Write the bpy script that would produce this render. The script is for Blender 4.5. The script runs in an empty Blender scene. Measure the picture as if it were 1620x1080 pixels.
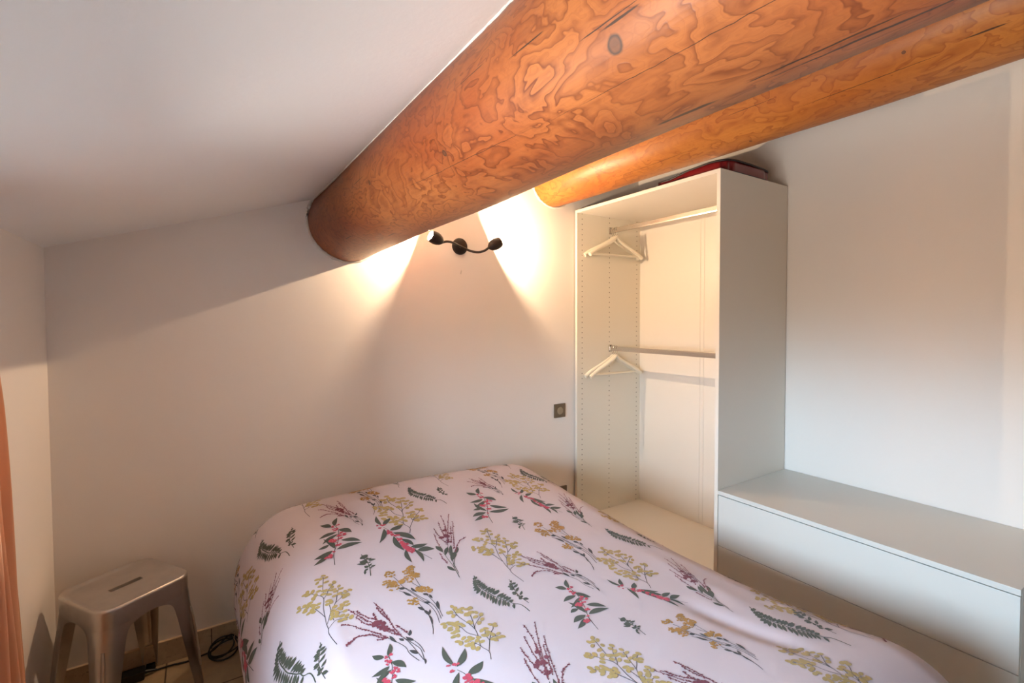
import bpy, bmesh, math, random, json
import numpy as np
from mathutils import Vector, Matrix

random.seed(7)
scene = bpy.context.scene
COL = scene.collection

# ---------------------------------------------------------------- camera, sky, exposure
XL, XR, YB, YF = -0.458, 2.527, 2.311, -3.0       # left, right, back, front wall planes
CZ0, CSL = 1.606, 0.32                             # sloped ceiling: height at the left wall, rise per metre
cam_d = bpy.data.cameras.new('camera')
cam = bpy.data.objects.new('camera', cam_d)
COL.objects.link(cam)
Rv, Uv, Fv = Vector((0.8389, -0.5443, -0.0039)), Vector((0.0195, 0.0229, 0.9995)), Vector((0.5440, 0.8385, -0.0298))
M = Matrix((Rv, Uv, -Fv)).transposed().to_4x4()
M.translation = Vector((0, 0, 1.3509))
cam.matrix_world = M
cam_d.sensor_width = 36
cam_d.lens = 760.3 / 1620 * 36
cam_d.shift_x = -1.77 / 1620
cam_d.shift_y = -13.0 / 1620
cam_d.clip_start = 0.02
scene.camera = cam

SKY_STRENGTH = 33.0
SKY_COLOR = (0.60, 0.80, 1.0)
GROUND_BAND = (0.85, 0.85, 0.83)  # bright lower band, added to lift the ceiling
HORIZON_BAND = (0.30, 0.25, 0.20)  # dim warm band, added to darken the upper right wall
w = bpy.data.worlds.new('daylight')
w.use_nodes = True
# outdoors: bright ground and dim horizon added to shape the light, bluish sky above
wt = w.node_tree
tc = wt.nodes.new('ShaderNodeTexCoord')
sx = wt.nodes.new('ShaderNodeSeparateXYZ')
mr = wt.nodes.new('ShaderNodeMapRange')
mr.inputs['From Min'].default_value = -1
mr.inputs['From Max'].default_value = 1
cr = wt.nodes.new('ShaderNodeValToRGB')
els = cr.color_ramp.elements
for k_ in range(4):
    els.new(.5)
for e_, (z_, c_) in zip(els, ((-1.0, GROUND_BAND), (-.45, GROUND_BAND), (-.25, HORIZON_BAND), (-.06, HORIZON_BAND), (.06, SKY_COLOR), (1.0, SKY_COLOR))):
    e_.position = (z_ + 1) / 2
    e_.color = (*c_, 1)
wt.links.new(tc.outputs['Generated'], sx.inputs[0])
wt.links.new(sx.outputs['Z'], mr.inputs['Value'])
wt.links.new(mr.outputs[0], cr.inputs[0])
wt.links.new(cr.outputs[0], wt.nodes['Background'].inputs[0])
w.node_tree.nodes['Background'].inputs[1].default_value = SKY_STRENGTH
scene.world = w
WIN_Y, WIN_Z = (-0.10, 1.5), (0.80, 1.38)         # window opening in the left wall
DOOR_X, DOOR_Z = (0.95, 1.85), 2.0                # door in the front wall


def portal(name, loc, rot, sx, sy):
    l = bpy.data.lights.new(name, 'AREA')
    l.shape = 'RECTANGLE'
    l.size, l.size_y = sx, sy
    l.cycles.is_portal = True
    o = bpy.data.objects.new(name, l)
    o.location, o.rotation_euler = loc, rot
    COL.objects.link(o)


portal('window_daylight', (XL - 0.30, sum(WIN_Y) / 2, sum(WIN_Z) / 2), (0, -math.pi / 2, 0), WIN_Z[1] - WIN_Z[0], WIN_Y[1] - WIN_Y[0])

BULB_POWER = 24.0
BULB_COLOR = (1.0, 0.72, 0.46)
vs = scene.view_settings
scene.display_settings.display_device = 'sRGB'
vs.view_transform = 'Standard'
vs.look = 'None'
vs.exposure = 0.5
vs.gamma = 1.0
vs.use_curve_mapping = False


# ---------------------------------------------------------------- helpers
def srgb(r, g, b):
    f = lambda c: (c / 255 / 12.92) if c / 255 <= 0.04045 else ((c / 255 + 0.055) / 1.055) ** 2.4
    return (f(r), f(g), f(b), 1)


class NT:
    def __init__(s, name):
        s.m = bpy.data.materials.new(name)
        s.m.use_nodes = True
        s.t = s.m.node_tree
        s.b = s.t.nodes['Principled BSDF']

    def n(s, kind, **kw):
        x = s.t.nodes.new(kind)
        for k, v in kw.items():
            if k.startswith('i_'):
                key = k[2:]
                key = int(key) if key.isdigit() else key.replace('_', ' ')
                x.inputs[key].default_value = v
            else:
                setattr(x, k, v)
        return x

    def l(s, a, b):
        s.t.links.new(a, b)

    def math(s, op, a, b=None, clamp=False):
        x = s.t.nodes.new('ShaderNodeMath')
        x.operation = op
        x.use_clamp = clamp
        for i, v in enumerate((a, b)):
            if v is None:
                continue
            if isinstance(v, (int, float)):
                x.inputs[i].default_value = v
            else:
                s.l(v, x.inputs[i])
        return x.outputs[0]

    def mix(s, f, a, b):
        x = s.t.nodes.new('ShaderNodeMix')
        x.data_type = 'RGBA'
        for i, v in ((0, f), (6, a), (7, b)):
            if hasattr(v, 'links') or hasattr(v, 'is_linked'):
                s.l(v, x.inputs[i])
            else:
                x.inputs[i].default_value = v
        return x.outputs[2]

    def ramp(s, f, stops):
        x = s.t.nodes.new('ShaderNodeValToRGB')
        e = x.color_ramp.elements
        while len(e) < len(stops):
            e.new(0.5)
        for k, (p, c) in zip(e, stops):
            k.position = p
            k.color = c if len(c) == 4 else (*c, 1)
        s.l(f, x.inputs[0])
        return x.outputs[0]

    def pos(s, kind='Object'):
        return s.n('ShaderNodeTexCoord').outputs[kind]

    def scaled(s, vec, sc, loc=(0, 0, 0)):
        mp = s.n('ShaderNodeMapping')
        mp.inputs['Scale'].default_value = sc
        mp.inputs['Location'].default_value = loc
        s.l(vec, mp.inputs[0])
        return mp.outputs[0]

    def noise(s, vec, scale, detail=2, rough=.5, out=0):
        x = s.n('ShaderNodeTexNoise')
        x.inputs['Scale'].default_value = scale
        x.inputs['Detail'].default_value = detail
        x.inputs['Roughness'].default_value = rough
        s.l(vec, x.inputs['Vector'])
        return x.outputs[out]

    def bump(s, h, strength, dist=0.002):
        x = s.n('ShaderNodeBump')
        x.inputs['Strength'].default_value = strength
        x.inputs['Distance'].default_value = dist
        s.l(h, x.inputs['Height'])
        s.l(x.outputs[0], s.b.inputs['Normal'])


def simple(name, col, rough=.5, metal=0.0, **kw):
    t = NT(name)
    t.b.inputs['Base Color'].default_value = col
    t.b.inputs['Roughness'].default_value = rough
    t.b.inputs['Metallic'].default_value = metal
    # a faint procedural grain so that no surface is perfectly flat
    nz = t.noise(t.pos(), 140, 2)
    t.bump(nz, .05, .0005)
    for k, v in kw.items():
        t.b.inputs[k.replace('_', ' ')].default_value = v
    return t.m


def paint(name, col, rough=.85, bump=.25):
    t = NT(name)
    p = t.pos()
    big = t.noise(p, 1.7, 3, .6)
    c2 = (col[0] * .95, col[1] * .945, col[2] * .935, 1)
    t.l(t.mix(big, col, c2), t.b.inputs['Base Color'])
    t.b.inputs['Roughness'].default_value = rough
    t.b.inputs['Specular IOR Level'].default_value = .25
    t.bump(t.noise(p, 55, 5, .6), bump, .0015)
    return t.m


def wood(name, seed, axis, marks, splits, light, dark, base, ring=9.0):
    """Peeled, varnished log: growth rings cut tangentially give contour-like swirls."""
    t = NT(name)
    p = t.pos()
    wn = t.noise(t.scaled(p, (1, .5, 1), (seed, seed * .7, 0)), 6.5, 2, .5, 1)      # colour output = warp
    sc = t.n('ShaderNodeVectorMath', operation='SCALE')
    sc.inputs['Scale'].default_value = .13
    t.l(wn, sc.inputs[0])
    ad = t.n('ShaderNodeVectorMath', operation='ADD')
    t.l(t.scaled(p, (1, .55, 1)), ad.inputs[0])
    t.l(sc.outputs[0], ad.inputs[1])
    h = t.noise(ad.outputs[0], 13.5, 3.0, .5)
    r = t.math('FRACT', t.math('MULTIPLY', h, ring))
    # saw-tooth late wood line
    line = t.ramp(r, [(0.0, (0, 0, 0)), (.45, (.06, .06, .06)), (.80, (.55, .55, .55)), (.93, (1, 1, 1)), (1.0, (.05, .05, .05))])
    r2 = t.math('FRACT', t.math('MULTIPLY', h, ring * 2.7))
    fine = t.ramp(r2, [(0.0, (0, 0, 0)), (.6, (.1, .1, .1)), (.9, (.7, .7, .7)), (1, (0, 0, 0))])
    patch = t.noise(t.scaled(p, (1, .6, 1), (3 + seed, 0, 1)), 3.5, 3, .6)
    patch = t.ramp(patch, [(.35, (0, 0, 0)), (.65, (1, 1, 1))])
    fib = t.noise(t.scaled(p, (1, .03, 1)), 160, 3, .7)
    c = t.mix(patch, base, light)
    amt = t.math('MULTIPLY', line, t.math('ADD', t.math('MULTIPLY', t.noise(p, 4.5, 2), .95), .20), True)
    c = t.mix(amt, c, dark)
    c = t.mix(t.math('MULTIPLY', fine, .22), c, dark)
    c = t.mix(t.math('MULTIPLY', t.ramp(fib, [(.35, (0, 0, 0)), (.75, (1, 1, 1))]), .20), c, (dark[0] * .8, dark[1] * .8, dark[2] * .8, 1))
    black = (.02, .012, .008, 1)
    wob = t.noise(p, 30, 3, .6)
    # knots: dark rim, brown heart, halo of darker grain
    for (kx, ky, kz, kr) in marks:
        v = t.n('ShaderNodeVectorMath', operation='DISTANCE')
        t.l(p, v.inputs[0])
        v.inputs[1].default_value = (kx, ky, kz)
        d = t.math('ADD', v.outputs['Value'], t.math('MULTIPLY', t.math('SUBTRACT', wob, .5), kr * .5))
        hal = t.ramp(t.math('DIVIDE', d, kr * 6), [(0, (1, 1, 1)), (1, (0, 0, 0))])
        c = t.mix(t.math('MULTIPLY', hal, .30), c, dark)
        core = t.ramp(t.math('DIVIDE', d, kr * 2), [(0, (.75, .75, .75)), (.30, (.62, .62, .62)), (.42, (1, 1, 1)), (.55, (0, 0, 0))])
        c = t.mix(core, c, (.045, .022, .012, 1))
    # drying splits: thin dark lines that run along the log (angle on the log, place along it, half length, half width, drift)
    sep = t.n('ShaderNodeSeparateXYZ')
    t.l(p, sep.inputs[0])
    ang = t.math('ARCTAN2', t.math('SUBTRACT', sep.outputs['Z'], axis[1]), t.math('SUBTRACT', sep.outputs['X'], axis[0]))
    wn2 = t.math('SUBTRACT', t.noise(t.scaled(p, (.35, 1, .35)), 9, 4, .65), .5)
    for (th, sy, ln, hw, slope) in splits:
        dy = t.math('SUBTRACT', sep.outputs['Y'], sy)
        da = t.math('SUBTRACT', ang, t.math('ADD', math.radians(th), t.math('MULTIPLY', dy, math.radians(slope))))
        arc = t.math('ADD', t.math('MULTIPLY', da, axis[2]), t.math('MULTIPLY', wn2, min(.010, ln * .06)))
        e1 = t.math('DIVIDE', arc, hw)
        e2 = t.math('DIVIDE', dy, ln)
        d = t.math('SQRT', t.math('ADD', t.math('MULTIPLY', e1, e1), t.math('MULTIPLY', e2, e2)))
        d = t.math('ADD', d, t.math('MULTIPLY', t.math('SUBTRACT', wob, .5), .9))
        c = t.mix(t.ramp(d, [(.70, (.9, .9, .9)), (1.0, (0, 0, 0))]), c, black)
    t.l(c, t.b.inputs['Base Color'])
    t.b.inputs['Roughness'].default_value = .42
    t.b.inputs['Specular IOR Level'].default_value = .35
    t.bump(t.math('ADD', t.math('MULTIPLY', line, .4), fib), .22, .0015)
    return t.m


def tag(o, label=None, cat=None, group=None, kind=None):
    if label:
        o['label'] = label
    if cat:
        o['category'] = cat
    if group:
        o['group'] = group
    if kind:
        o['kind'] = kind
    return o


def empty(name, loc, label, cat, group=None, rz=0.0):
    o = bpy.data.objects.new(name, None)
    o.empty_display_size = .05
    o.location = loc
    o.rotation_euler = (0, 0, rz)
    COL.objects.link(o)
    return tag(o, label, cat, group)


def mesh_obj(name, verts, faces, mats, parent=None, smooth=False, mi=None):
    me = bpy.data.meshes.new(name)
    me.from_pydata([tuple(v) for v in verts], [], [tuple(f) for f in faces])
    for m in (mats if isinstance(mats, (list, tuple)) else [mats]):
        me.materials.append(m)
    if mi is not None:
        me.polygons.foreach_set('material_index', mi)
    if smooth:
        me.polygons.foreach_set('use_smooth', [True] * len(me.polygons))
    me.update()
    o = bpy.data.objects.new(name, me)
    COL.objects.link(o)
    if parent:
        o.parent = parent
    return o


class MB:
    """Collects shapes and links them as one mesh object."""
    def __init__(s):
        s.bm = bmesh.new()

    def box(s, a, b, bev=0.0, rot=None):
        x0, y0, z0 = a
        x1, y1, z1 = b
        bm = bmesh.new()
        bmesh.ops.create_cube(bm, size=1)
        bmesh.ops.scale(bm, vec=(x1 - x0, y1 - y0, z1 - z0), verts=bm.verts)
        if bev > 0:
            bmesh.ops.bevel(bm, geom=bm.edges[:], offset=bev, segments=2, affect='EDGES', profile=.7)
        bmesh.ops.translate(bm, vec=((x0 + x1) / 2, (y0 + y1) / 2, (z0 + z1) / 2), verts=bm.verts)
        s.merge(bm)
        return s

    def merge(s, bm):
        me = bpy.data.meshes.new('tmp')
        bm.to_mesh(me)
        bm.free()
        s.bm.from_mesh(me)
        bpy.data.meshes.remove(me)

    def tube(s, pts, r, n=10, ry=None, up=(0, 0, 1), closed=False, caps=True):
        pts = [Vector(p) for p in pts]
        N = len(pts)
        rr = r if isinstance(r, (list, tuple)) else [r] * N
        ryy = ry if isinstance(ry, (list, tuple)) else [ry] * N
        rings = []
        for i, p in enumerate(pts):
            a = pts[(i - 1) % N] if closed else pts[max(i - 1, 0)]
            b = pts[(i + 1) % N] if closed else pts[min(i + 1, N - 1)]
            d = (b - a).normalized()
            u = Vector(up)
            if abs(d.dot(u)) > .98:
                u = Vector((1, 0, 0)) if abs(d.x) < .9 else Vector((0, 1, 0))
            sd = d.cross(u).normalized()
            uu = sd.cross(d).normalized()
            r2 = ryy[i] if ryy[i] is not None else rr[i]
            rings.append([s.bm.verts.new(p + sd * (rr[i] * math.cos(2 * math.pi * k / n)) + uu * (r2 * math.sin(2 * math.pi * k / n))) for k in range(n)])
        for i in range(N if closed else N - 1):
            A, B = rings[i], rings[(i + 1) % N]
            for k in range(n):
                s.bm.faces.new((A[k], A[(k + 1) % n], B[(k + 1) % n], B[k]))
        if caps and not closed:
            s.bm.faces.new(rings[0][::-1])
            s.bm.faces.new(rings[-1])
        return s

    def lathe(s, prof, origin, axis, n=32, cap=False):
        """prof: (radius, height along axis)"""
        ax = Vector(axis).normalized()
        t = Vector((0, 0, 1)) if abs(ax.z) < .9 else Vector((1, 0, 0))
        e1 = ax.cross(t).normalized()
        e2 = ax.cross(e1)
        O = Vector(origin)
        rings = [[s.bm.verts.new(O + ax * h + (e1 * math.cos(2 * math.pi * k / n) + e2 * math.sin(2 * math.pi * k / n)) * max(r, 1e-5)) for k in range(n)] for r, h in prof]
        for A, B in zip(rings, rings[1:]):
            for k in range(n):
                s.bm.faces.new((A[k], A[(k + 1) % n], B[(k + 1) % n], B[k]))
        if cap:
            s.bm.faces.new(rings[0][::-1])
            s.bm.faces.new(rings[-1])
        return s

    def prism(s, outline, z0, z1):
        A = [s.bm.verts.new((x, y, z0)) for x, y in outline]
        B = [s.bm.verts.new((x, y, z1)) for x, y in outline]
        n = len(A)
        s.bm.faces.new(A[::-1])
        s.bm.faces.new(B)
        for k in range(n):
            s.bm.faces.new((A[k], A[(k + 1) % n], B[(k + 1) % n], B[k]))
        return s

    def build(s, name, mat, parent=None, smooth=False, bevel=0.0, angle=35):
        bmesh.ops.recalc_face_normals(s.bm, faces=s.bm.faces[:])
        me = bpy.data.meshes.new(name)
        s.bm.to_mesh(me)
        s.bm.free()
        me.materials.append(mat)
        o = bpy.data.objects.new(name, me)
        COL.objects.link(o)
        if parent:
            o.parent = parent
        if smooth:
            me.polygons.foreach_set('use_smooth', [True] * len(me.polygons))
            me.set_sharp_from_angle(angle=math.radians(angle))
        if bevel:
            bv = o.modifiers.new('bevel', 'BEVEL')
            bv.width = bevel
            bv.segments = 2
            bv.limit_method = 'ANGLE'
        return o


def spline(pts, k=8):
    P = [Vector(p) for p in pts]
    P = [P[0] * 2 - P[1]] + P + [P[-1] * 2 - P[-2]]
    out = []
    for i in range(1, len(P) - 2):
        for j in range(k):
            t = j / k
            a, b, c, d = P[i - 1], P[i], P[i + 1], P[i + 2]
            out.append(.5 * ((2 * b) + (c - a) * t + (2 * a - 5 * b + 4 * c - d) * t * t + (3 * b - a - 3 * c + d) * t ** 3))
    out.append(P[-2])
    return out


def ceil_z(x):
    return CZ0 + CSL * (x - XL)


# ---------------------------------------------------------------- materials
M_WALL = paint('painted_plaster', srgb(241, 233, 224))
M_CEIL = paint('ceiling_paint', srgb(240, 236, 231), .9, .35)
M_LOG = wood('pine_log_varnished', 1.3, (.585, 1.80, .163),
             [(.454, .459, 1.703, .0135), (.449, .97, 1.71, .0085), (.427, 1.449, 1.759, .008), (.456, .678, 1.701, .004), (.534, .611, 1.645, .0045), (.572, .305, 1.638, .006)],
             [(-125.5, .28, .40, .0006, -8), (-135, .95, .34, .0006, -20), (-152, .44, .035, .0022, 0), (-154, .46, .06, .0010, 0), (-88, .45, .055, .0050, 6), (-94, .27, .10, .0018, 12), (-90, .22, .12, .0022, 8), (-180, .80, .06, .002, 0), (-184, 1.15, .09, .002, 0), (-176, 1.55, .06, .0018, 0), (-186, 1.75, .10, .002, 0), (-170, .62, .05, .0015, 0), (-128, 1.9, .05, .0018, 0), (-104, 1.6, .04, .0015, 0)],
             srgb(156, 93, 48), srgb(86, 35, 15), srgb(134, 67, 31), 9.0)
M_LOG2 = wood('pine_log_lamplit', 5.1, (1.79, 2.178, .155),
              [(1.765, 1.056, 2.025, .006), (1.66, .55, 2.09, .005)],
              [(-129, .66, .22, .0011, 8), (-120, 1.5, .25, .0009, 4), (-137, .385, .05, .003, 0), (-150, 1.0, .1, .001, 0)],
              srgb(184, 116, 50), srgb(134, 68, 25), srgb(168, 95, 36), 6.0)  # brighter orange than the other log: lamp light put into the wood colour
M_CAULK = paint('white_sealing_plaster', srgb(214, 207, 197), .9, 1.0)
M_WHITE = simple('white_melamine', srgb(226, 218, 205), .38)
M_WHITE2 = simple('grey_white_melamine', srgb(214, 212, 204), .34)
M_DARKGAP = simple('shadow_gap_grey', srgb(70, 66, 60), .8)
M_STEEL = simple('brushed_rail_steel', srgb(196, 188, 178), .22, .9)
M_CHROME = simple('hook_metal', srgb(190, 190, 186), .18, 1.0)
M_HANGER = simple('white_painted_wood', srgb(236, 228, 208), .4)
M_BRONZE = simple('dark_bronze', srgb(42, 31, 24), .45, .35)
M_SWITCH = simple('taupe_plastic', srgb(112, 94, 72), .45)
M_SWITCH2 = simple('taupe_plastic_light', srgb(150, 134, 108), .35)
M_BLACK = simple('black_plastic', srgb(18, 18, 19), .35)
M_CABLE = simple('black_cable_rubber', srgb(20, 20, 22), .5)
M_TIE = simple('pale_twist_tie', srgb(176, 150, 126), .6)
M_RED = simple('dark_red_film', srgb(122, 26, 30), .3, 0, Coat_Weight=.3)
M_PIPE = simple('black_piping', srgb(34, 18, 20), .55)
M_FRAME = simple('dark_bed_base_fabric', srgb(28, 29, 36), .85)
M_MATT = simple('mattress_ticking', srgb(225, 222, 215), .9)
M_WINFR = simple('white_window_frame', srgb(235, 235, 232), .4)
M_RUBBER = simple('black_rubber', srgb(16, 16, 16), .7)


def holes_mat():
    """White melamine side panel with three columns of drilled shelf-pin holes, 32 mm apart."""
    t = NT('drilled_white_melamine')
    p = t.pos()
    sep = t.n('ShaderNodeSeparateXYZ')
    t.l(p, sep.inputs[0])
    zf = t.math('SUBTRACT', t.math('FRACT', t.math('DIVIDE', sep.outputs['Z'], .032)), .5)
    zf = t.math('MULTIPLY', zf, .032)
    m = None
    for x in (1.996, 2.228, 2.481):
        dx = t.math('SUBTRACT', sep.outputs['X'], x)
        d = t.math('SQRT', t.math('ADD', t.math('MULTIPLY', dx, dx), t.math('MULTIPLY', zf, zf)))
        k = t.math('LESS_THAN', d, .0034)
        m = k if m is None else t.math('MAXIMUM', m, k)
    t.l(t.mix(m, srgb(226, 220, 204), srgb(96, 84, 66)), t.b.inputs['Base Color'])
    t.b.inputs['Roughness'].default_value = .38
    inv = t.math('SUBTRACT', 1.0, m)
    t.bump(inv, .6, .002)
    return t.m


def tile_mat():
    t = NT('stone_tiles')
    p = t.pos()
    br = t.n('ShaderNodeTexBrick')
    br.offset = 0.0
    br.inputs['Scale'].default_value = 1.0
    br.inputs['Mortar Size'].default_value = .0028
    br.inputs['Mortar Smooth'].default_value = .2
    br.inputs['Brick Width'].default_value = .33
    br.inputs['Row Height'].default_value = .33
    br.inputs['Color1'].default_value = srgb(200, 170, 130)
    br.inputs['Color2'].default_value = srgb(182, 160, 128)
    br.inputs['Mortar'].default_value = srgb(96, 78, 60)
    t.l(t.scaled(p, (1, 1, 1), (.14 + .33 * 3, .25, 0)), br.inputs['Vector'])
    n1 = t.noise(p, 7, 6, .65)
    n2 = t.noise(p, 38, 5, .7)
    c = t.mix(t.math('MULTIPLY', t.ramp(n1, [(.38, (0, 0, 0)), (.66, (1, 1, 1))]), .55), br.outputs[0], srgb(140, 124, 100))
    c = t.mix(t.math('MULTIPLY', t.ramp(n2, [(.5, (0, 0, 0)), (.72, (1, 1, 1))]), .4), c, srgb(206, 170, 124))
    c = t.mix(br.outputs['Fac'], c, srgb(88, 72, 56))
    t.l(c, t.b.inputs['Base Color'])
    t.b.inputs['Roughness'].default_value = .38
    t.bump(t.math('SUBTRACT', t.math('MULTIPLY', n2, .3), br.outputs['Fac']), .5, .0015)
    return t.m


def skirting_mat():
    t = NT('stone_skirting_tiles')
    p = t.pos()
    n1 = t.noise(p, 14, 6, .7)
    n2 = t.noise(p, 60, 4, .7)
    sep = t.n('ShaderNodeSeparateXYZ')
    t.l(p, sep.inputs[0])
    fx = t.math('FRACT', t.math('DIVIDE', t.math('ADD', sep.outputs['X'], sep.outputs['Y']), .33))
    joint = t.math('LESS_THAN', fx, .009)
    c = t.mix(t.ramp(n1, [(.35, (0, 0, 0)), (.7, (1, 1, 1))]), srgb(182, 160, 130), srgb(208, 188, 158))
    c = t.mix(t.math('MULTIPLY', t.ramp(n2, [(.58, (0, 0, 0)), (.7, (1, 1, 1))]), .6), c, srgb(84, 66, 48))
    c = t.mix(joint, c, srgb(80, 62, 46))
    t.l(c, t.b.inputs['Base Color'])
    t.b.inputs['Roughness'].default_value = .55
    t.bump(n2, .3, .0015)
    return t.m


def metal_mat():
    t = NT('raw_lacquered_steel')
    p = t.pos()
    n1 = t.noise(p, 9, 4, .6)
    n2 = t.noise(t.scaled(p, (1, 1, .2)), 120, 3, .6)
    t.l(t.mix(n1, srgb(226, 220, 212), srgb(186, 182, 178)), t.b.inputs['Base Color'])
    t.b.inputs['Metallic'].default_value = 1.0
    t.l(t.math('ADD', .24, t.math('MULTIPLY', n1, .24)), t.b.inputs['Roughness'])
    t.bump(n2, .06, .0006)
    return t.m


def cloth_mat(name, col, weave=900, transl=0.0, rough=.9):
    t = NT(name)
    p = t.pos()
    t.b.inputs['Base Color'].default_value = col
    t.b.inputs['Roughness'].default_value = rough
    t.b.inputs['Sheen Weight'].default_value = .15
    t.b.inputs['Specular IOR Level'].default_value = .2
    wv = t.noise(p, weave, 2)
    big = t.noise(t.scaled(p, (1, 1, 1)), 16, 3, .55)
    t.bump(t.math('ADD', t.math('MULTIPLY', wv, .08), t.math('MULTIPLY', big, .35)), .5, .004)
    if transl:
        tr = t.n('ShaderNodeBsdfTranslucent')
        tr.inputs[0].default_value = col
        mx = t.n('ShaderNodeMixShader')
        mx.inputs[0].default_value = transl
        t.l(t.b.outputs[0], mx.inputs[1])
        t.l(tr.outputs[0], mx.inputs[2])
        t.l(mx.outputs[0], t.t.nodes['Material Output'].inputs[0])
    return t.m


def emis(name, col, s):
    t = NT(name)
    t.b.inputs['Base Color'].default_value = (*col, 1)
    t.b.inputs['Emission Color'].default_value = (*col, 1)
    t.b.inputs['Emission Strength'].default_value = s
    return t.m


def glass_mat():
    t = NT('window_pane_glass')
    tr = t.n('ShaderNodeBsdfTransparent')
    gl = t.n('ShaderNodeBsdfGlossy')
    gl.inputs['Roughness'].default_value = .02
    fr = t.n('ShaderNodeFresnel')
    fr.inputs[0].default_value = 1.45
    mx = t.n('ShaderNodeMixShader')
    t.l(fr.outputs[0], mx.inputs[0])
    t.l(tr.outputs[0], mx.inputs[1])
    t.l(gl.outputs[0], mx.inputs[2])
    t.l(mx.outputs[0], t.t.nodes['Material Output'].inputs[0])
    return t.m


M_HOLES = holes_mat()
M_TILE = tile_mat()
M_SKIRT = skirting_mat()
M_STOOL = metal_mat()
M_CURT = cloth_mat('terracotta_voile', srgb(228, 178, 140), 700, .45)
M_DUVET = cloth_mat('cotton_percale', srgb(190, 178, 184), 1200, 0, .85)
M_GLASS = glass_mat()
M_BULB = emis('lit_bulb', (1.0, .86, .66), 60.0)

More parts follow.
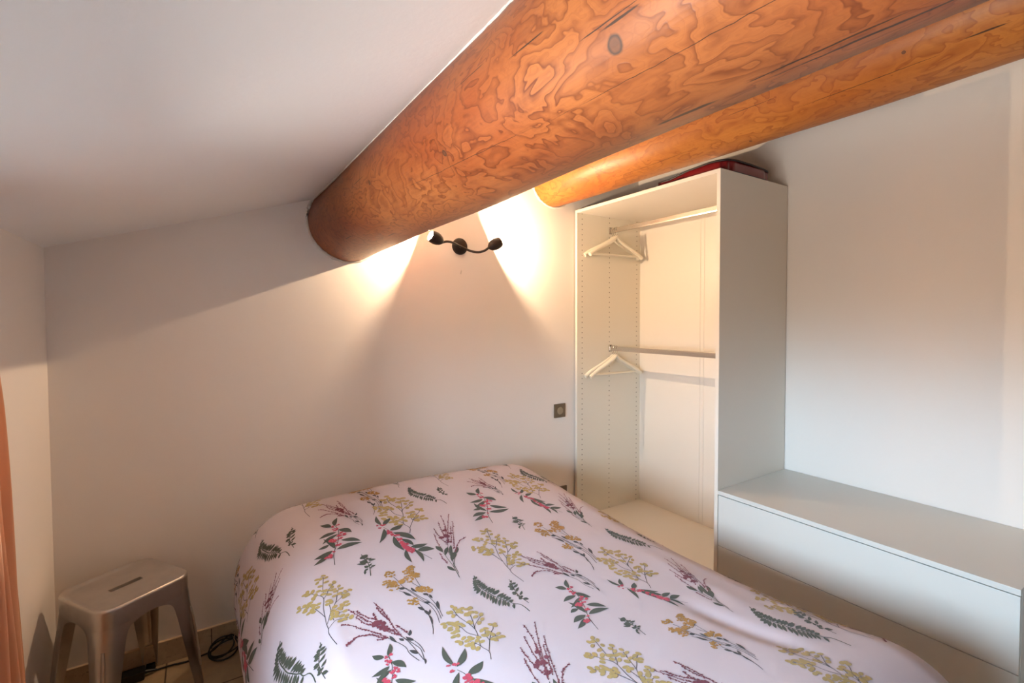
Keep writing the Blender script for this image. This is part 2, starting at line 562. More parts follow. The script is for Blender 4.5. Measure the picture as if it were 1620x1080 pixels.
# printed motifs of the duvet in cloth coordinates (0.1 mm)
MOTIFS = '''[{"F":{"v":[-406,2390],"e":[["s","g",[[-406,2390],[-482,2190],[-538,1969],[-564,1721],[-515,1433],[-468,1192],[-390,1011],[-285,802],[-214,692],[-173,538],[-42,428],[0,236],[0,0]]]
,["l","g",[[-476,2186],[-368,2294]],65]
,["l","g",[[-504,2060],[-397,2095]],83]
,["l","g",[[-538,1941],[-378,2026]],75]
,["l","g",[[-554,1839],[-378,1912]],78]
,["l","g",[[-559,1759],[-347,1823]],81]
,["l","g",[[-552,1673],[-365,1764]],74]
,["l","g",[[-540,1611],[-359,1663]],81]
,["l","g",[[-527,1495],[-300,1585]],76]
,["l","g",[[-503,1399],[-265,1495]],75]
,["l","g",[[-474,1341],[-230,1446]],74]
,["l","g",[[-451,1260],[-162,1321]],81]
,["l","g",[[-429,1206],[-168,1271]],79]
,["l","g",[[-401,1070],[-119,1118]],80]
,["l","g",[[-356,964],[-92,1021]],78]
,["l","g",[[-301,876],[-106,923]],76]
,["l","g",[[-263,787],[-62,830]],77]
,["l","g",[[-231,690],[-72,692]],82]
,["l","g",[[-470,2211],[-531,2263]],102]
,["l","g",[[-516,2068],[-607,2137]],100]
,["l","g",[[-544,1972],[-664,2040]],100]
,["l","g",[[-566,1874],[-699,1951]],99]
,["l","g",[[-588,1778],[-785,1804]],94]
,["l","g",[[-599,1702],[-827,1669]],86]
,["l","g",[[-598,1647],[-834,1501]],69]
,["l","g",[[-585,1558],[-780,1362]],61]
,["l","g",[[-561,1462],[-732,1215]],57]
,["l","g",[[-526,1360],[-714,1113]],57]
,["l","g",[[-503,1239],[-663,1004]],56]
,["l","g",[[-463,1149],[-678,862]],56]
,["l","g",[[-423,1032],[-618,785]],56]
,["l","g",[[-356,938],[-579,660]],56]
,["l","g",[[-312,858],[-498,608]],55]
,["l","g",[[-291,792],[-427,562]],55]
,["l","g",[[-253,704],[-368,487]],55]
,["l","g",[[-179,529],[-289,336]],54]]},
"Fs":{"v":[206,1418],"e":[["s","g",[[206,1418],[180,1231],[98,1053],[29,845],[-27,635],[-25,419],[-31,291],[0,0]]]
,["l","g",[[205,1244],[158,1302]],96]
,["l","g",[[124,1093],[293,1133]],78]
,["l","g",[[69,931],[300,1042]],68]
,["l","g",[[0,699],[223,863]],60]
,["l","g",[[2,483],[193,646]],57]
,["l","g",[[-21,364],[53,450]],54]
,["l","g",[[-19,284],[118,157]],88]
,["l","g",[[132,1117],[30,1166]],96]
,["l","g",[[91,1029],[-82,1067]],91]
,["l","g",[[57,938],[-67,988]],93]
,["l","g",[[30,872],[-111,918]],91]
,["l","g",[[-13,680],[-164,721]],88]
,["l","g",[[-26,648],[-184,640]],80]
,["l","g",[[-32,504],[-101,534]],89]
,["l","g",[[-32,384],[-105,431]],89]
,["l","g",[[-46,328],[-155,332]],80]]},
"S":{"v":[2,976],"e":[["s","g",[[2,976],[11,785],[55,641],[62,484],[57,336],[0,0]]]
,["l","g",[[8,915],[76,754]],152]
,["l","g",[[59,681],[116,755]],42]
,["l","g",[[78,682],[192,687]],44]
,["l","g",[[92,630],[271,604]],58]
,["l","g",[[60,554],[-109,687]],126]
,["l","g",[[9,507],[-186,617]],55]
,["l","g",[[68,535],[144,551]],31]
,["l","g",[[33,394],[137,472]],39]
,["l","g",[[35,351],[-41,460]],69]
,["l","g",[[82,359],[208,367]],46]
,["l","g",[[42,305],[114,309]],33]
,["l","g",[[21,321],[-98,230]],45]
,["l","g",[[-76,267],[-107,117]],40]]},
"Y":{"v":[314,3295],"e":[["s","d",[[0,0],[-57,326],[-86,584],[-61,742],[-68,936],[-45,1228],[-16,1601],[70,2014],[44,2196],[-35,2334],[-234,2651],[-403,2697]]]
,["s","d",[[70,2014],[185,2153],[301,2390],[476,2599]]]
,["s","d",[[134,2317],[128,2445],[275,3099]]]
,["s","d",[[-45,1228],[-105,1471],[-205,1800],[-325,2054],[-572,2246]]]
,["s","d",[[-51,920],[106,1266],[135,1350],[152,1710]]]
,["s","d",[[128,1319],[319,1617],[439,1960],[557,2285]]]
,["s","d",[[319,1617],[471,1737],[637,1896],[835,2000]]]
,["s","d",[[128,1319],[371,1313],[581,1500]]]
,["s","d",[[-64,728],[124,858],[245,864],[489,804],[593,744]]]
,["s","d",[[122,895],[131,1064],[327,1125],[528,1121]]]
,["p","y",[[290,3177],[338,3030],[84,3101],[187,3056],[61,2927],[300,2794],[103,2696],[498,2648],[372,2569],[394,2426],[322,2292],[404,2273],[578,2375],[604,2209],[443,2161],[510,1989],[352,1945],[812,1995],[671,1994],[700,1809],[599,1743],[588,1871],[20,2502],[-128,2634],[-261,2744],[-358,2700],[-277,2600],[-171,2299],[-89,2389],[139,2394],[207,2358],[107,2239],[240,2109],[-290,2183],[-95,1926],[-215,1962],[-141,1804],[-261,2053],[-435,2213],[-582,2316],[-606,2181],[-362,2082],[-267,1854],[-468,1975],[-385,1795],[-279,1739],[-423,2046],[165,1815],[213,1698],[103,1676],[257,1436],[183,1291],[251,1145],[126,1175],[202,1022],[364,1281],[454,1402],[577,1483],[593,1337],[465,1113],[389,1300],[84,1034],[349,963],[462,896],[386,792],[265,779],[551,775]],132]]},
"Y2":{"v":[204,2445],"e":[["s","d",[[0,0],[99,255],[31,536],[153,879],[222,1166],[206,1435],[168,1637],[121,1938],[148,2291]]]
,["s","d",[[222,1166],[364,1595],[452,1934]]]
,["s","d",[[222,1166],[302,1312],[500,1474],[668,1606]]]
,["s","d",[[31,536],[-13,672],[-95,835]]]
,["s","d",[[151,908],[0,1178],[-38,1514],[-259,1781]]]
,["s","d",[[99,255],[324,597],[524,847],[636,942],[708,1127]]]
,["s","d",[[313,578],[327,814],[454,1036]]]
,["s","d",[[324,597],[481,653],[696,506]]]
,["s","d",[[119,1970],[-15,2182]]]
,["p","y",[[175,2384],[204,2254],[-30,2207],[50,2184],[19,2007],[259,2139],[346,2145],[190,2076],[267,2009],[433,2041],[508,2023],[569,2030],[323,1849],[354,1783],[423,1845],[504,1838],[594,1763],[661,1611],[481,1607],[581,1420],[436,1324],[232,1535],[269,1451],[-337,1877],[-350,1756],[-202,1829],[-171,1764],[-28,1711],[-127,1691],[6,1600],[-109,1620],[45,1487],[-117,1497],[-263,1626],[-299,1552],[-194,1395],[-290,1392],[-344,1264],[-234,1229],[-177,1053],[-346,1038],[-313,935],[-40,971],[-28,896],[-142,908],[-99,732],[-235,762],[-171,756],[-148,610],[-71,504],[137,835],[52,759],[130,651],[467,1028],[336,1017],[436,879],[290,812],[365,788],[650,1107],[749,1070],[731,994],[485,734],[411,564],[623,681],[552,549],[664,527],[437,519]],125]]},
"G":{"v":[741,3242],"e":[["s","d",[[324,294],[422,723],[410,1138],[263,1737],[123,2356],[113,2700],[76,2983]]]
,["s","d",[[437,426],[505,813],[482,1204],[321,1660],[176,2198],[-21,2328]]]
,["s","d",[[506,486],[573,916],[560,1385],[513,1693]]]
,["s","d",[[552,2035],[584,2396],[607,2599]]]
,["s","d",[[530,2008],[423,2370]]]
,["s","d",[[0,0],[116,266],[222,750],[214,1083],[189,1361]]]
,["s","d",[[410,1138],[258,1506],[164,1764],[-39,2218]]]
,["l","d",[[112,1225],[211,974]],63]
,["l","d",[[207,1014],[224,731]],58]
,["l","d",[[222,750],[352,953]],49]
,["l","d",[[665,1160],[555,780]],60]
,["l","d",[[-3,2316],[164,2226]],91]
,["l","d",[[296,2160],[349,1840]],52]
,["l","d",[[164,1764],[32,2110]],62]
,["l","d",[[328,1306],[475,1189]],62]
,["l","d",[[464,1685],[578,1530]],72]
,["l","d",[[609,1550],[605,1335]],44]
,["l","d",[[238,739],[150,345]],30]
,["c","o",[[32,3189,155],[-202,2801,129],[-123,2478,167],[-52,2681,90],[548,2993,167],[697,3130,116],[404,2619,180],[625,2764,129],[680,2663,103],[174,2617,90],[461,1950,116],[586,1869,155],[693,1718,72],[108,1511,167]]]]},
"R":{"v":[788,2313],"e":[["s","d",[[0,0],[136,519],[378,961],[549,1425],[594,1617],[608,1896]]]
,["l","g",[[588,1908],[788,2313]],119]
,["l","g",[[494,1904],[250,2155]],164]
,["l","g",[[611,1637],[847,1232]],184]
,["l","g",[[516,1525],[27,1460]],151]
,["l","g",[[515,1386],[31,1132]],128]
,["l","g",[[219,717],[116,1372]],129]
,["l","g",[[156,991],[-137,942]],120]
,["l","g",[[481,1012],[891,649]],165]
,["l","g",[[246,642],[899,554]],178]
,["l","g",[[144,654],[-349,560]],173]
,["l","g",[[1,555],[-423,305]],128]
,["b","r",[[674,1903,42],[534,1879,42],[506,1737,42],[559,1670,53],[495,1617,38],[619,1380,48],[646,1253,53],[526,1285,48],[472,1290,38],[487,1128,53],[297,1133,76],[244,1138,48],[314,1063,48],[362,824,53],[316,826,38],[376,786,29],[-3,447,67],[-71,411,48],[12,382,42],[366,969,23],[159,587,34]]]]},
"R2":{"v":[-666,3704],"e":[["s","d",[[-709,2725],[-616,2497],[-555,2067],[-451,1362],[-311,870],[-202,580],[0,0]]]
,["l","g",[[-717,2906],[-666,3704]],133]
,["l","g",[[-667,2817],[-206,3276]],174]
,["l","g",[[-719,2616],[-1158,1793]],156]
,["l","g",[[-567,2410],[-47,2573]],226]
,["l","g",[[-529,2218],[-15,1369]],255]
,["l","g",[[-586,1976],[-591,913]],153]
,["l","g",[[-418,1660],[-211,1064]],166]
,["l","g",[[-325,1029],[236,907]],225]
,["l","g",[[-222,716],[309,479]],262]
,["l","g",[[-528,950],[-627,146]],127]
,["l","g",[[-287,805],[-288,9]],126]
,["b","r",[[-856,2960,47],[-834,2742,47],[-695,2892,61],[-632,2884,51],[-620,2329,95],[-691,2232,51],[-608,2099,61],[-491,2029,84],[-433,1940,51],[-481,1697,84],[-554,1634,51],[-456,1417,84],[-451,1259,95],[-431,1144,101],[-523,1097,74],[-457,1007,95],[-432,942,84],[-423,837,84],[-345,815,74],[-449,704,61],[-338,736,51]]]]},
"H":{"v":[1201,3950],"e":[["k","h",[[1201,3950],[1023,3174],[745,2371],[483,1863]]]
,["k","h",[[1536,3884],[1142,3161],[764,2360]]]
,["k","h",[[1384,3243],[1028,2507],[693,1743],[581,1537]]]
,["k","h",[[900,3507],[718,2779],[635,2337]]]
,["k","h",[[565,3167],[497,2607],[495,2086]]]
,["k","h",[[399,2760],[274,2212],[209,1663]]]
,["k","h",[[1143,2952],[822,2232],[680,1935]]]
,["k","h",[[60,1532],[25,1213],[39,915]]]
,["k","h",[[1265,1984],[993,1898],[687,1566],[533,1344]]]
,["k","h",[[984,3091],[816,2675],[639,2145]]]
,["c","h",[[688,2452,97],[604,2071,86],[522,2400,69],[848,2807,63],[932,2511,40],[755,2366,63]]]
,["s","g",[[0,0],[117,627],[147,1099],[177,1594],[124,2001]]]
,["s","g",[[86,214],[236,963],[472,1644]]]
,["s","g",[[104,555],[268,1028],[338,1457],[468,1781]]]
,["s","g",[[195,742],[549,1378]]]
,["l","g",[[115,2006],[171,1532]],116]
,["l","g",[[451,1745],[171,1338]],96]
,["l","g",[[593,1800],[315,1127]],82]
,["l","g",[[455,1609],[236,963]],71]
,["l","g",[[567,1368],[204,941]],131]
,["l","g",[[-43,763],[63,383]],91]
,["l","g",[[740,1580],[415,1196]],89]]},
"H2":{"v":[-320,2962],"e":[["k","h",[[-320,2962],[-217,2484],[-186,1937],[-171,1485],[-133,1259]]]
,["k","h",[[-307,2708],[-287,2377],[-178,1962]]]
,["k","h",[[-983,3055],[-803,2628],[-620,2251],[-504,2018]]]
,["k","h",[[-841,2903],[-661,2523],[-472,2233],[-410,2099]]]
,["k","h",[[-896,2665],[-753,2260],[-567,2034],[-439,1795]]]
,["k","h",[[-1284,2585],[-1100,2460],[-911,2173],[-659,1842],[-513,1565],[-436,1396]]]
,["k","h",[[-1372,1770],[-1255,1849],[-1094,1917],[-928,1874],[-690,1738]]]
,["k","h",[[-690,1738],[-536,1443]]]
,["k","h",[[-682,1496],[-462,1416]]]
,["k","h",[[-458,2562],[-464,2258]]]
,["k","h",[[-116,1738],[-29,1499],[24,1317]]]
,["k","h",[[-401,1914],[-283,1653],[-176,1375]]]
,["k","h",[[-380,1666],[-165,1311]]]
,["c","h",[[-474,2115,98],[-441,2002,117],[-416,1866,88],[-552,2083,68],[-356,1999,59],[-392,1732,59]]]
,["s","d",[[-436,1396],[-309,1138],[-184,804],[-185,542],[-83,186]]]
,["s","d",[[-133,1259],[-55,926],[-10,491],[17,137]]]
,["s","d",[[-48,1169],[79,883],[133,599],[128,365]]]
,["s","d",[[-109,1186],[73,616],[75,377],[0,0]]]
,["s","d",[[24,1317],[42,1161]]]
,["l","d",[[34,1139],[140,1350]],58]
,["l","d",[[70,903],[-52,1158]],65]
,["l","d",[[-144,1045],[-218,1209]],54]
,["l","d",[[-376,1450],[-308,1096]],56]
,["l","d",[[-25,411],[-152,648]],72]
,["l","d",[[52,163],[0,0]],29]]}},[["F",0.688,1.287,0.734,1.053]
,["F",0.147,1.403,0.201,1.163]
,["F",0.162,1.971,0.231,1.739]
,["F",0.75,2.003,0.826,1.776]
,["F",1.273,1.327,1.341,1.109]
,["F",1.243,0.734,1.264,0.497]
,["Fs",0.768,1.213,0.754,1.086]
,["Fs",0.236,1.274,0.222,1.149]
,["Fs",0.264,1.906,0.25,1.774]
,["Fs",0.859,1.945,0.859,1.836]
,["Fs",1.368,1.265,1.38,1.165]
,["Fs",1.34,0.677,1.297,0.542]
,["S",0.428,1.585,0.421,1.456]
,["S",1.003,1.559,0.986,1.446]
,["S",0.914,0.901,0.916,0.809]
,["Y",0.302,1.55,0.268,1.226]
,["Y",0.865,1.525,0.8,1.18]
,["Y",0.801,0.886]
,["Y2",0.567,1.19,0.551,0.949]
,["Y2",1.152,1.217,1.1,0.952]
,["Y2",0.639,1.966,0.612,1.628]
,["Y2",1.248,1.948,1.206,1.648]
,["Y2",1.13,0.597]
,["G",0.543,1.439,0.477,1.113]
,["G",1.131,1.457,1.026,1.117]
,["G",1.057,0.821,1.012,0.565]
,["R",0.419,1.879,0.342,1.575]
,["R",1.015,1.853,0.909,1.548]
,["R",0.376,1.145]
,["R",0.915,1.122,0.835,0.893]
,["R2",0.546,1.809,0.616,1.44]
,["R2",1.148,1.792,1.21,1.503]
,["R2",0.477,1.057]
,["R2",1.023,1.057,1.129,0.846]
,["H",0.762,1.697,0.646,1.302]
,["H",1.285,1.055,1.185,0.744]
,["H",1.32,1.669,1.234,1.357]
,["H",0.18,1.703,0.083,1.472]
,["H",0.686,1.012]
,["H2",0.39,1.322,0.422,1.03]
,["H2",0.938,1.3,0.962,1.023]
,["H2",0.45,2.013,0.482,1.765]
,["H2",1.07,1.952,1.077,1.745]
,["H2",0.887,0.703]]]'''

# ---------------------------------------------------------------- room shell
T = .20


def struct(name, mb, mat):
    o = mb.build(name, mat)
    o['kind'] = 'structure'
    return o


ZT = 3.0
struct('floor', MB().box((XL - T, YF - T, -.12), (XR + T, YB + T, 0)), M_TILE)
struct('wall_back', MB().box((XL - T, YB, 0), (XR + T, YB + T, ZT)), M_WALL)
struct('wall_right', MB().box((XR, YF, 0), (XR + T, YB, ZT)), M_WALL)
m = MB()
zt = 2.2
m.box((XL - T, YF, 0), (XL, YB, WIN_Z[0]))
m.box((XL - T, YF, WIN_Z[1]), (XL, YB, zt))
m.box((XL - T, YF, WIN_Z[0]), (XL, WIN_Y[0], WIN_Z[1]))
m.box((XL - T, WIN_Y[1], WIN_Z[0]), (XL, YB, WIN_Z[1]))
struct('wall_left', m, M_WALL)
m = MB()
m.box((XL - T, YF - T, 0), (DOOR_X[0], YF, ZT))
m.box((DOOR_X[1], YF - T, 0), (XR + T, YF, ZT))
m.box((DOOR_X[0], YF - T, DOOR_Z), (DOOR_X[1], YF, ZT))
struct('wall_front', m, M_WALL)
# sloped ceiling slab
x0, x1 = XL - .01, XR + .01
y0, y1 = YF - .01, YB + .01
mb = MB()
v = [mb.bm.verts.new(p) for p in [(x0, y0, ceil_z(x0)), (x1, y0, ceil_z(x1)), (x1, y1, ceil_z(x1)), (x0, y1, ceil_z(x0)),
                                  (x0, y0, ceil_z(x0) + .2), (x1, y0, ceil_z(x1) + .2), (x1, y1, ceil_z(x1) + .2), (x0, y1, ceil_z(x0) + .2)]]
for f in ((0, 1, 2, 3), (7, 6, 5, 4), (0, 4, 5, 1), (1, 5, 6, 2), (2, 6, 7, 3), (3, 7, 4, 0)):
    mb.bm.faces.new([v[i] for i in f])
struct('ceiling', mb, M_CEIL)
# skirting tiles
struct('baseboard_back', MB().box((XL + .012, YB - .010, 0), (XR, YB, .086), .002), M_SKIRT)
struct('baseboard_left', MB().box((XL, YF, 0), (XL + .010, YB - .011, .086), .002), M_SKIRT)
struct('trim_1', MB().box((XL + .001, YB - .012, .0862), (XR, YB, .091), .001), simple('skirting_grout_line', srgb(206, 180, 150), .8))

# window in the left wall (out of the photograph's frame, source of the daylight)
win = MB()
a, b = WIN_Y
c, d = WIN_Z
xw = XL - .14
for (p, q) in (((xw, a, c), (xw + .06, a + .05, d)), ((xw, b - .05, c), (xw + .06, b, d)), ((xw, a, c), (xw + .06, b, c + .05)), ((xw, a, d - .05), (xw + .06, b, d)), ((xw, (a + b) / 2 - .03, c), (xw + .06, (a + b) / 2 + .03, d))):
    win.box(p, q, .004)
wo = struct('window_1', win, M_WINFR)
MB().box((xw + .028, a + .04, c + .04), (xw + .032, b - .04, d - .04)).build('pane', M_GLASS, wo)
MB().box((XL - .08, a, c - .001), (XL + .02, b, c + .012), .003).build('window_sill', M_WINFR, wo)
dr = MB()
a, b = DOOR_X
yw = YF - .12
for (p, q) in (((a, yw, 0), (a + .08, yw + .05, DOOR_Z)), ((b - .08, yw, 0), (b, yw + .05, DOOR_Z)), ((a, yw, DOOR_Z - .08), (b, yw + .05, DOOR_Z)), ((a, yw, 0), (b, yw + .05, .55)), ((a, yw, 1.2), (b, yw + .05, 1.24))):
    dr.box(p, q, .004)
do = struct('door_1', dr, M_WINFR)
MB().box((a + .07, yw + .01, .54), (b - .07, yw + .04, DOOR_Z - .07)).build('door_panel', M_WINFR, do)
MB().tube([(a + .05, yw + .05, 1.0), (a + .05, yw + .09, 1.0), (a + .16, yw + .09, 1.0)], .008).build('door_handle', M_CHROME, do)


# ---------------------------------------------------------------- log beams
def log_beam(name, cx, cz, rfun, mat, label, seed):
    rng = random.Random(seed)
    ph = [rng.uniform(0, 6.28) for _ in range(8)]
    ny, nt = 150, 72
    y0, y1 = YF - .05, YB + .06
    V, Fc = [], []
    for i in range(ny):
        y = y0 + (y1 - y0) * i / (ny - 1)
        for k in range(nt):
            th = 2 * math.pi * k / nt
            r = rfun(y)
            r += .0022 * math.sin(2.1 * y + 2 * th + ph[0]) + .0018 * math.sin(5.3 * y + 3 * th + ph[1]) + .0012 * math.sin(9 * y - 5 * th + ph[2])
            V.append((cx + r * math.cos(th), y, cz + r * math.sin(th)))
    for i in range(ny - 1):
        for k in range(nt):
            k2 = (k + 1) % nt
            Fc.append((i * nt + k, (i + 1) * nt + k, (i + 1) * nt + k2, i * nt + k2))
    Fc.append(tuple(range(nt)))
    Fc.append(tuple(range((ny - 1) * nt, ny * nt))[::-1])
    o = mesh_obj(name, V, Fc, mat, smooth=True)
    return tag(o, label, 'beam', 'log beams under the ceiling')


def r1(y):
    t = min(max((2.31 - y) / 1.3, 0), 1)
    return .176 - .017 * t ** .7 - .002 * min(max((1.0 - y), 0), 1)


def r2(y):
    return .155


log_beam('log_beam', .585, 1.80, r1, M_LOG, 'thick swirly-grained pine log beam nearest the left wall, running from the back wall overhead', 1)
log_beam('log_beam', 1.79, 2.178, r2, M_LOG2, 'pine log beam coloured as lamp-lit above the open wardrobe, partly behind the thicker log', 4)


def bead(name, pts, r, seed):
    rng = random.Random(seed)
    P = [Vector(p) + Vector((rng.uniform(-1, 1), rng.uniform(-1, 1), rng.uniform(-1, 1))) * r * .22 for p in pts]
    R = [r * rng.uniform(.65, 1.3) for _ in P]
    o = MB().tube(P, R, 8).build(name, M_CAULK, smooth=True)
    o['kind'] = 'structure'


def ring_pts(cx, cz, r, lo, hi, n=60):
    return [(cx + r * math.cos(math.radians(lo + (hi - lo) * i / n)), YB - .001, cz + r * math.sin(math.radians(lo + (hi - lo) * i / n))) for i in range(n + 1)]


bead('trim_2', ring_pts(.585, 1.80, .180, 150, 380), .0065, 2)
bead('trim_3', ring_pts(1.79, 2.178, .159, 120, 390), .0065, 3)


def contact(cx, cz, rf, y, side):
    r = rf(y) + .002
    # ceiling line meets the log circle
    A = 1 + CSL ** 2
    h = ceil_z(cx) - cz
    B = 2 * CSL * h
    Cc = h * h - r * r
    dx = (-B + side * math.sqrt(max(B * B - 4 * A * Cc, 0))) / (2 * A)
    return (cx + dx, y, cz + h + CSL * dx)


for nm, cx, cz, rf, side in (('trim_4', .585, 1.80, r1, -1), ('trim_5', .585, 1.80, r1, 1), ('trim_6', 1.79, 2.178, r2, -1)):
    bead(nm, [contact(cx, cz, rf, YB - (YB - YF) * i / 420, side) for i in range(421)], .0036, 9)

# ---------------------------------------------------------------- wardrobe
WX, WY0, WY1, WZ, WD = 1.9546, 1.309, 2.3016, 2.02, .567
PT = .018
war = empty('open_wardrobe', (WX + WD / 2, (WY0 + WY1) / 2, 0), 'tall open cream-white wardrobe frame with two clothes rails in the right corner', 'wardrobe')


def wpart(name, mb, mat, **k):
    o = mb.build(name, mat, **k)
    o.parent = war
    o.matrix_parent_inverse = Matrix.Translation(-war.location)
    return o


wpart('side_panel', MB().box((WX, WY1 - PT, 0), (WX + WD, WY1, WZ), .0008), M_HOLES)
wpart('side_panel', MB().box((WX, WY0, 0), (WX + WD, WY0 + PT, WZ), .0008), M_WHITE)
wpart('top_panel', MB().box((WX, WY0 + PT, WZ - PT), (WX + WD, WY1 - PT, WZ), .0008), M_WHITE)
wpart('bottom_panel', MB().box((WX, WY0 + PT, .087), (WX + WD, WY1 - PT, .105), .0008), M_WHITE)
wpart('plinth', MB().box((WX + .03, WY0 + PT, 0), (WX + .046, WY1 - PT, .087)), M_WHITE)
bk = MB()
for ya, yb in ((WY0 + PT, 1.783), (1.7845, 1.809), (1.8105, WY1 - PT)):
    bk.box((WX + WD - .008, ya, .105), (WX + WD - .002, yb, WZ - PT), .0005)
bk.box((WX + WD - .0055, 1.782, .105), (WX + WD - .002, 1.811, WZ - PT))
wpart('back_panel', bk, M_WHITE)
for rz in (1.915, 1.157):
    m = MB()
    m.box((2.235 - .0075, WY0 + PT + .004, rz - .015), (2.235 + .0075, WY1 - PT - .004, rz + .015), .004)
    rail = wpart('clothes_rail', m, M_STEEL)
    for yy in (WY0 + PT, WY1 - PT - .006):
        bo = MB().box((2.235 - .013, yy, rz - .020), (2.235 + .013, yy + .006, rz + .024), .002).tube([(2.235, yy, rz + .018), (2.235, yy + .009, rz + .018)], .004, 8).build('rail_bracket', M_STEEL)
        bo.parent = rail


# hangers
def make_hanger():
    t = empty('coat_hanger', (0, 0, 0), 'x', 'hanger', 'x')
    hw = .222
    # arms: swept flat wooden section, local x = width, z = 0 at the hook's top inside
    arm = []
    for i in range(-16, 17):
        s = i / 16
        x = hw * s
        z = -.064 - .108 * abs(s) ** .80 - .014 * abs(s) ** 6
        arm.append((x, 0, z))
    R = [.007 + .0045 * (abs(i) / 16) ** 3 for i in range(-16, 17)]
    RY = [.0115 + .001 * (abs(i) / 16) for i in range(-16, 17)]
    MB().tube(arm, R, 10, ry=RY).build('shoulder_bar', M_HANGER, t, smooth=True)
    z = -.064 - .108 * .9 ** .80 - .012
    MB().tube([(-.2, 0, z), (.2, 0, z)], .0048, 10).build('trouser_bar', M_HANGER, t, smooth=True)
    hk = []
    for k in range(0, 13):
        a = math.radians(-60 + k * 20)
        hk.append((.0135 * math.cos(a) - .000, 0, .0 + .0205 * math.sin(a) - .019))
    hk = [(0, 0, -.068), (0, 0, -.050)] + [(.007, 0, -.042)] + hk
    MB().tube(spline(hk, 4), .0017, 8).build('hook', M_CHROME, t, smooth=True)
    return t


def copy_tree(o, parent=None):
    c = o.copy()
    COL.objects.link(c)
    if parent:
        c.parent = parent
    for ch in list(o.children):
        copy_tree(ch, c)
    return c


proto = make_hanger()
first = True
order = {0: 'nearest the side wall of the wardrobe', 1: 'in the middle of its row of three', 2: 'foremost of its row of three'}
for rz, row in ((1.915, 'upper'), (1.157, 'lower')):
    for k, yy in enumerate((2.262, 2.244, 2.226)):
        h = proto if first else copy_tree(proto)
        first = False
        h.location = (2.235, yy, rz + .0175)
        h.rotation_euler = (0, 0, math.radians((-5, 3, -2)[k]) + (0 if row == 'upper' else math.radians(2)))
        tag(h, 'white wooden coat hanger on the %s rail, %s' % (row, order[k]), 'hanger', 'white hangers on the %s wardrobe rail' % row)

# ---------------------------------------------------------------- drawer chest
CY0, CY1, CHZ = .345, 1.3075, .5694
ch = empty('drawer_chest', (WX + WD / 2, (CY0 + CY1) / 2, 0), 'low cream-white drawer chest beside the wardrobe, along the right wall', 'chest of drawers')


def cpart(name, mb, mat, parent=None, **k):
    o = mb.build(name, mat, **k)
    o.parent = parent or ch
    o.matrix_parent_inverse = Matrix.Translation(-ch.location)
    return o


cpart('side_panel', MB().box((WX + .018, CY0, 0), (WX + WD, CY0 + PT, CHZ - PT), .0008), M_WHITE2)
cpart('side_panel', MB().box((WX + .018, CY1 - PT, 0), (WX + WD, CY1, CHZ - PT), .0008), M_WHITE2)
cpart('top_panel', MB().box((WX - .002, CY0, CHZ - PT), (WX + WD, CY1, CHZ), .0012), M_WHITE2)
cpart('plinth', MB().box((WX + .02, CY0 + PT, 0), (WX + .036, CY1 - PT, .085)), M_WHITE2)
for z0_, z1_ in ((.3185, .5475), (.0885, .3155)):
    d = cpart('drawer', MB().box((WX + .0005, CY0 + .001, z0_), (WX + .0175, CY1 - .0015, z1_), .0012), M_WHITE2)
    bx = MB()
    zz = z1_ - .05
    for (p, q) in (((WX + .018, CY0 + .03, z0_ + .01), (WX + .53, CY0 + .042, zz)), ((WX + .018, CY1 - .042, z0_ + .01), (WX + .53, CY1 - .03, zz)), ((WX + .518, CY0 + .042, z0_ + .01), (WX + .53, CY1 - .042, zz)), ((WX + .018, CY0 + .042, z0_ + .01), (WX + .518, CY1 - .042, z0_ + .018))):
        bx.box(p, q)
    o = bx.build('drawer_box', M_WHITE2)
    o.parent = d

# ---------------------------------------------------------------- bag on the wardrobe
bag = empty('storage_bag', (2.215, 1.535, WZ), 'flat dark red zipped storage bag with black piping lying on top of the wardrobe', 'bag')
BW, BL, BH = .38, .42, .062


def bag_outline(k, n, s=1.0):
    a = 2 * math.pi * k / n
    e = .28
    c_, s_ = math.cos(a), math.sin(a)
    return (math.copysign(abs(c_) ** e, c_) * BW / 2 * s, math.copysign(abs(s_) ** e, s_) * BL / 2 * s)


V, Fc = [], []
n = 64
lay = [(0.0, .002), (.6, .002), (.97, .002), (1.0, .012), (1.0, BH - .012), (.985, BH - .004), (.8, BH), (.4, BH + .004), (0.0, BH + .004)]
rg = random.Random(5)
for li, (s, z) in enumerate(lay):
    for k in range(n):
        x, y = bag_outline(k, n, max(s, .001))
        dz = 0.006 * math.sin(9 * x + 14 * y + li) + .004 * math.sin(31 * x - 22 * y) if li > 4 else 0
        dr_ = 1 - (.02 * math.sin(5 * k * .3) if 2 < li < 5 else 0)
        V.append((x * dr_, y * dr_, z + dz - (.012 if (li > 3 and y > .1) else 0)))
for li in range(len(lay) - 1):
    for k in range(n):
        k2 = (k + 1) % n
        Fc.append((li * n + k, li * n + k2, (li + 1) * n + k2, (li + 1) * n + k))
mesh_obj('bag_body', V, Fc, M_RED, bag, smooth=True)
for z in (BH - .006, .006):
    pts = []
    for k in range(n):
        x, y = bag_outline(k, n, 1.004)
        dz = 0.006 * math.sin(9 * x + 14 * y + 5) - (.012 if y > .1 else 0) if z > .02 else 0
        pts.append((x, y, z + dz))
    MB().tube(pts, .0050, 8, closed=True).build('piping', M_PIPE, bag, smooth=True)
MB().tube(spline([(-BW / 2 - .004, .02, .03), (-BW / 2 - .02, .04, .022), (-BW / 2 - .02, .13, .010), (-BW / 2 - .006, .15, .02)], 6), .004, 8, ry=.0015).build('handle', M_PIPE, bag, smooth=True)

# ---------------------------------------------------------------- wall lamp
lamp = empty('wall_lamp', (1.161, YB, 1.737), 'dark bronze wall lamp with two lit spot heads on a wavy arm', 'lamp')


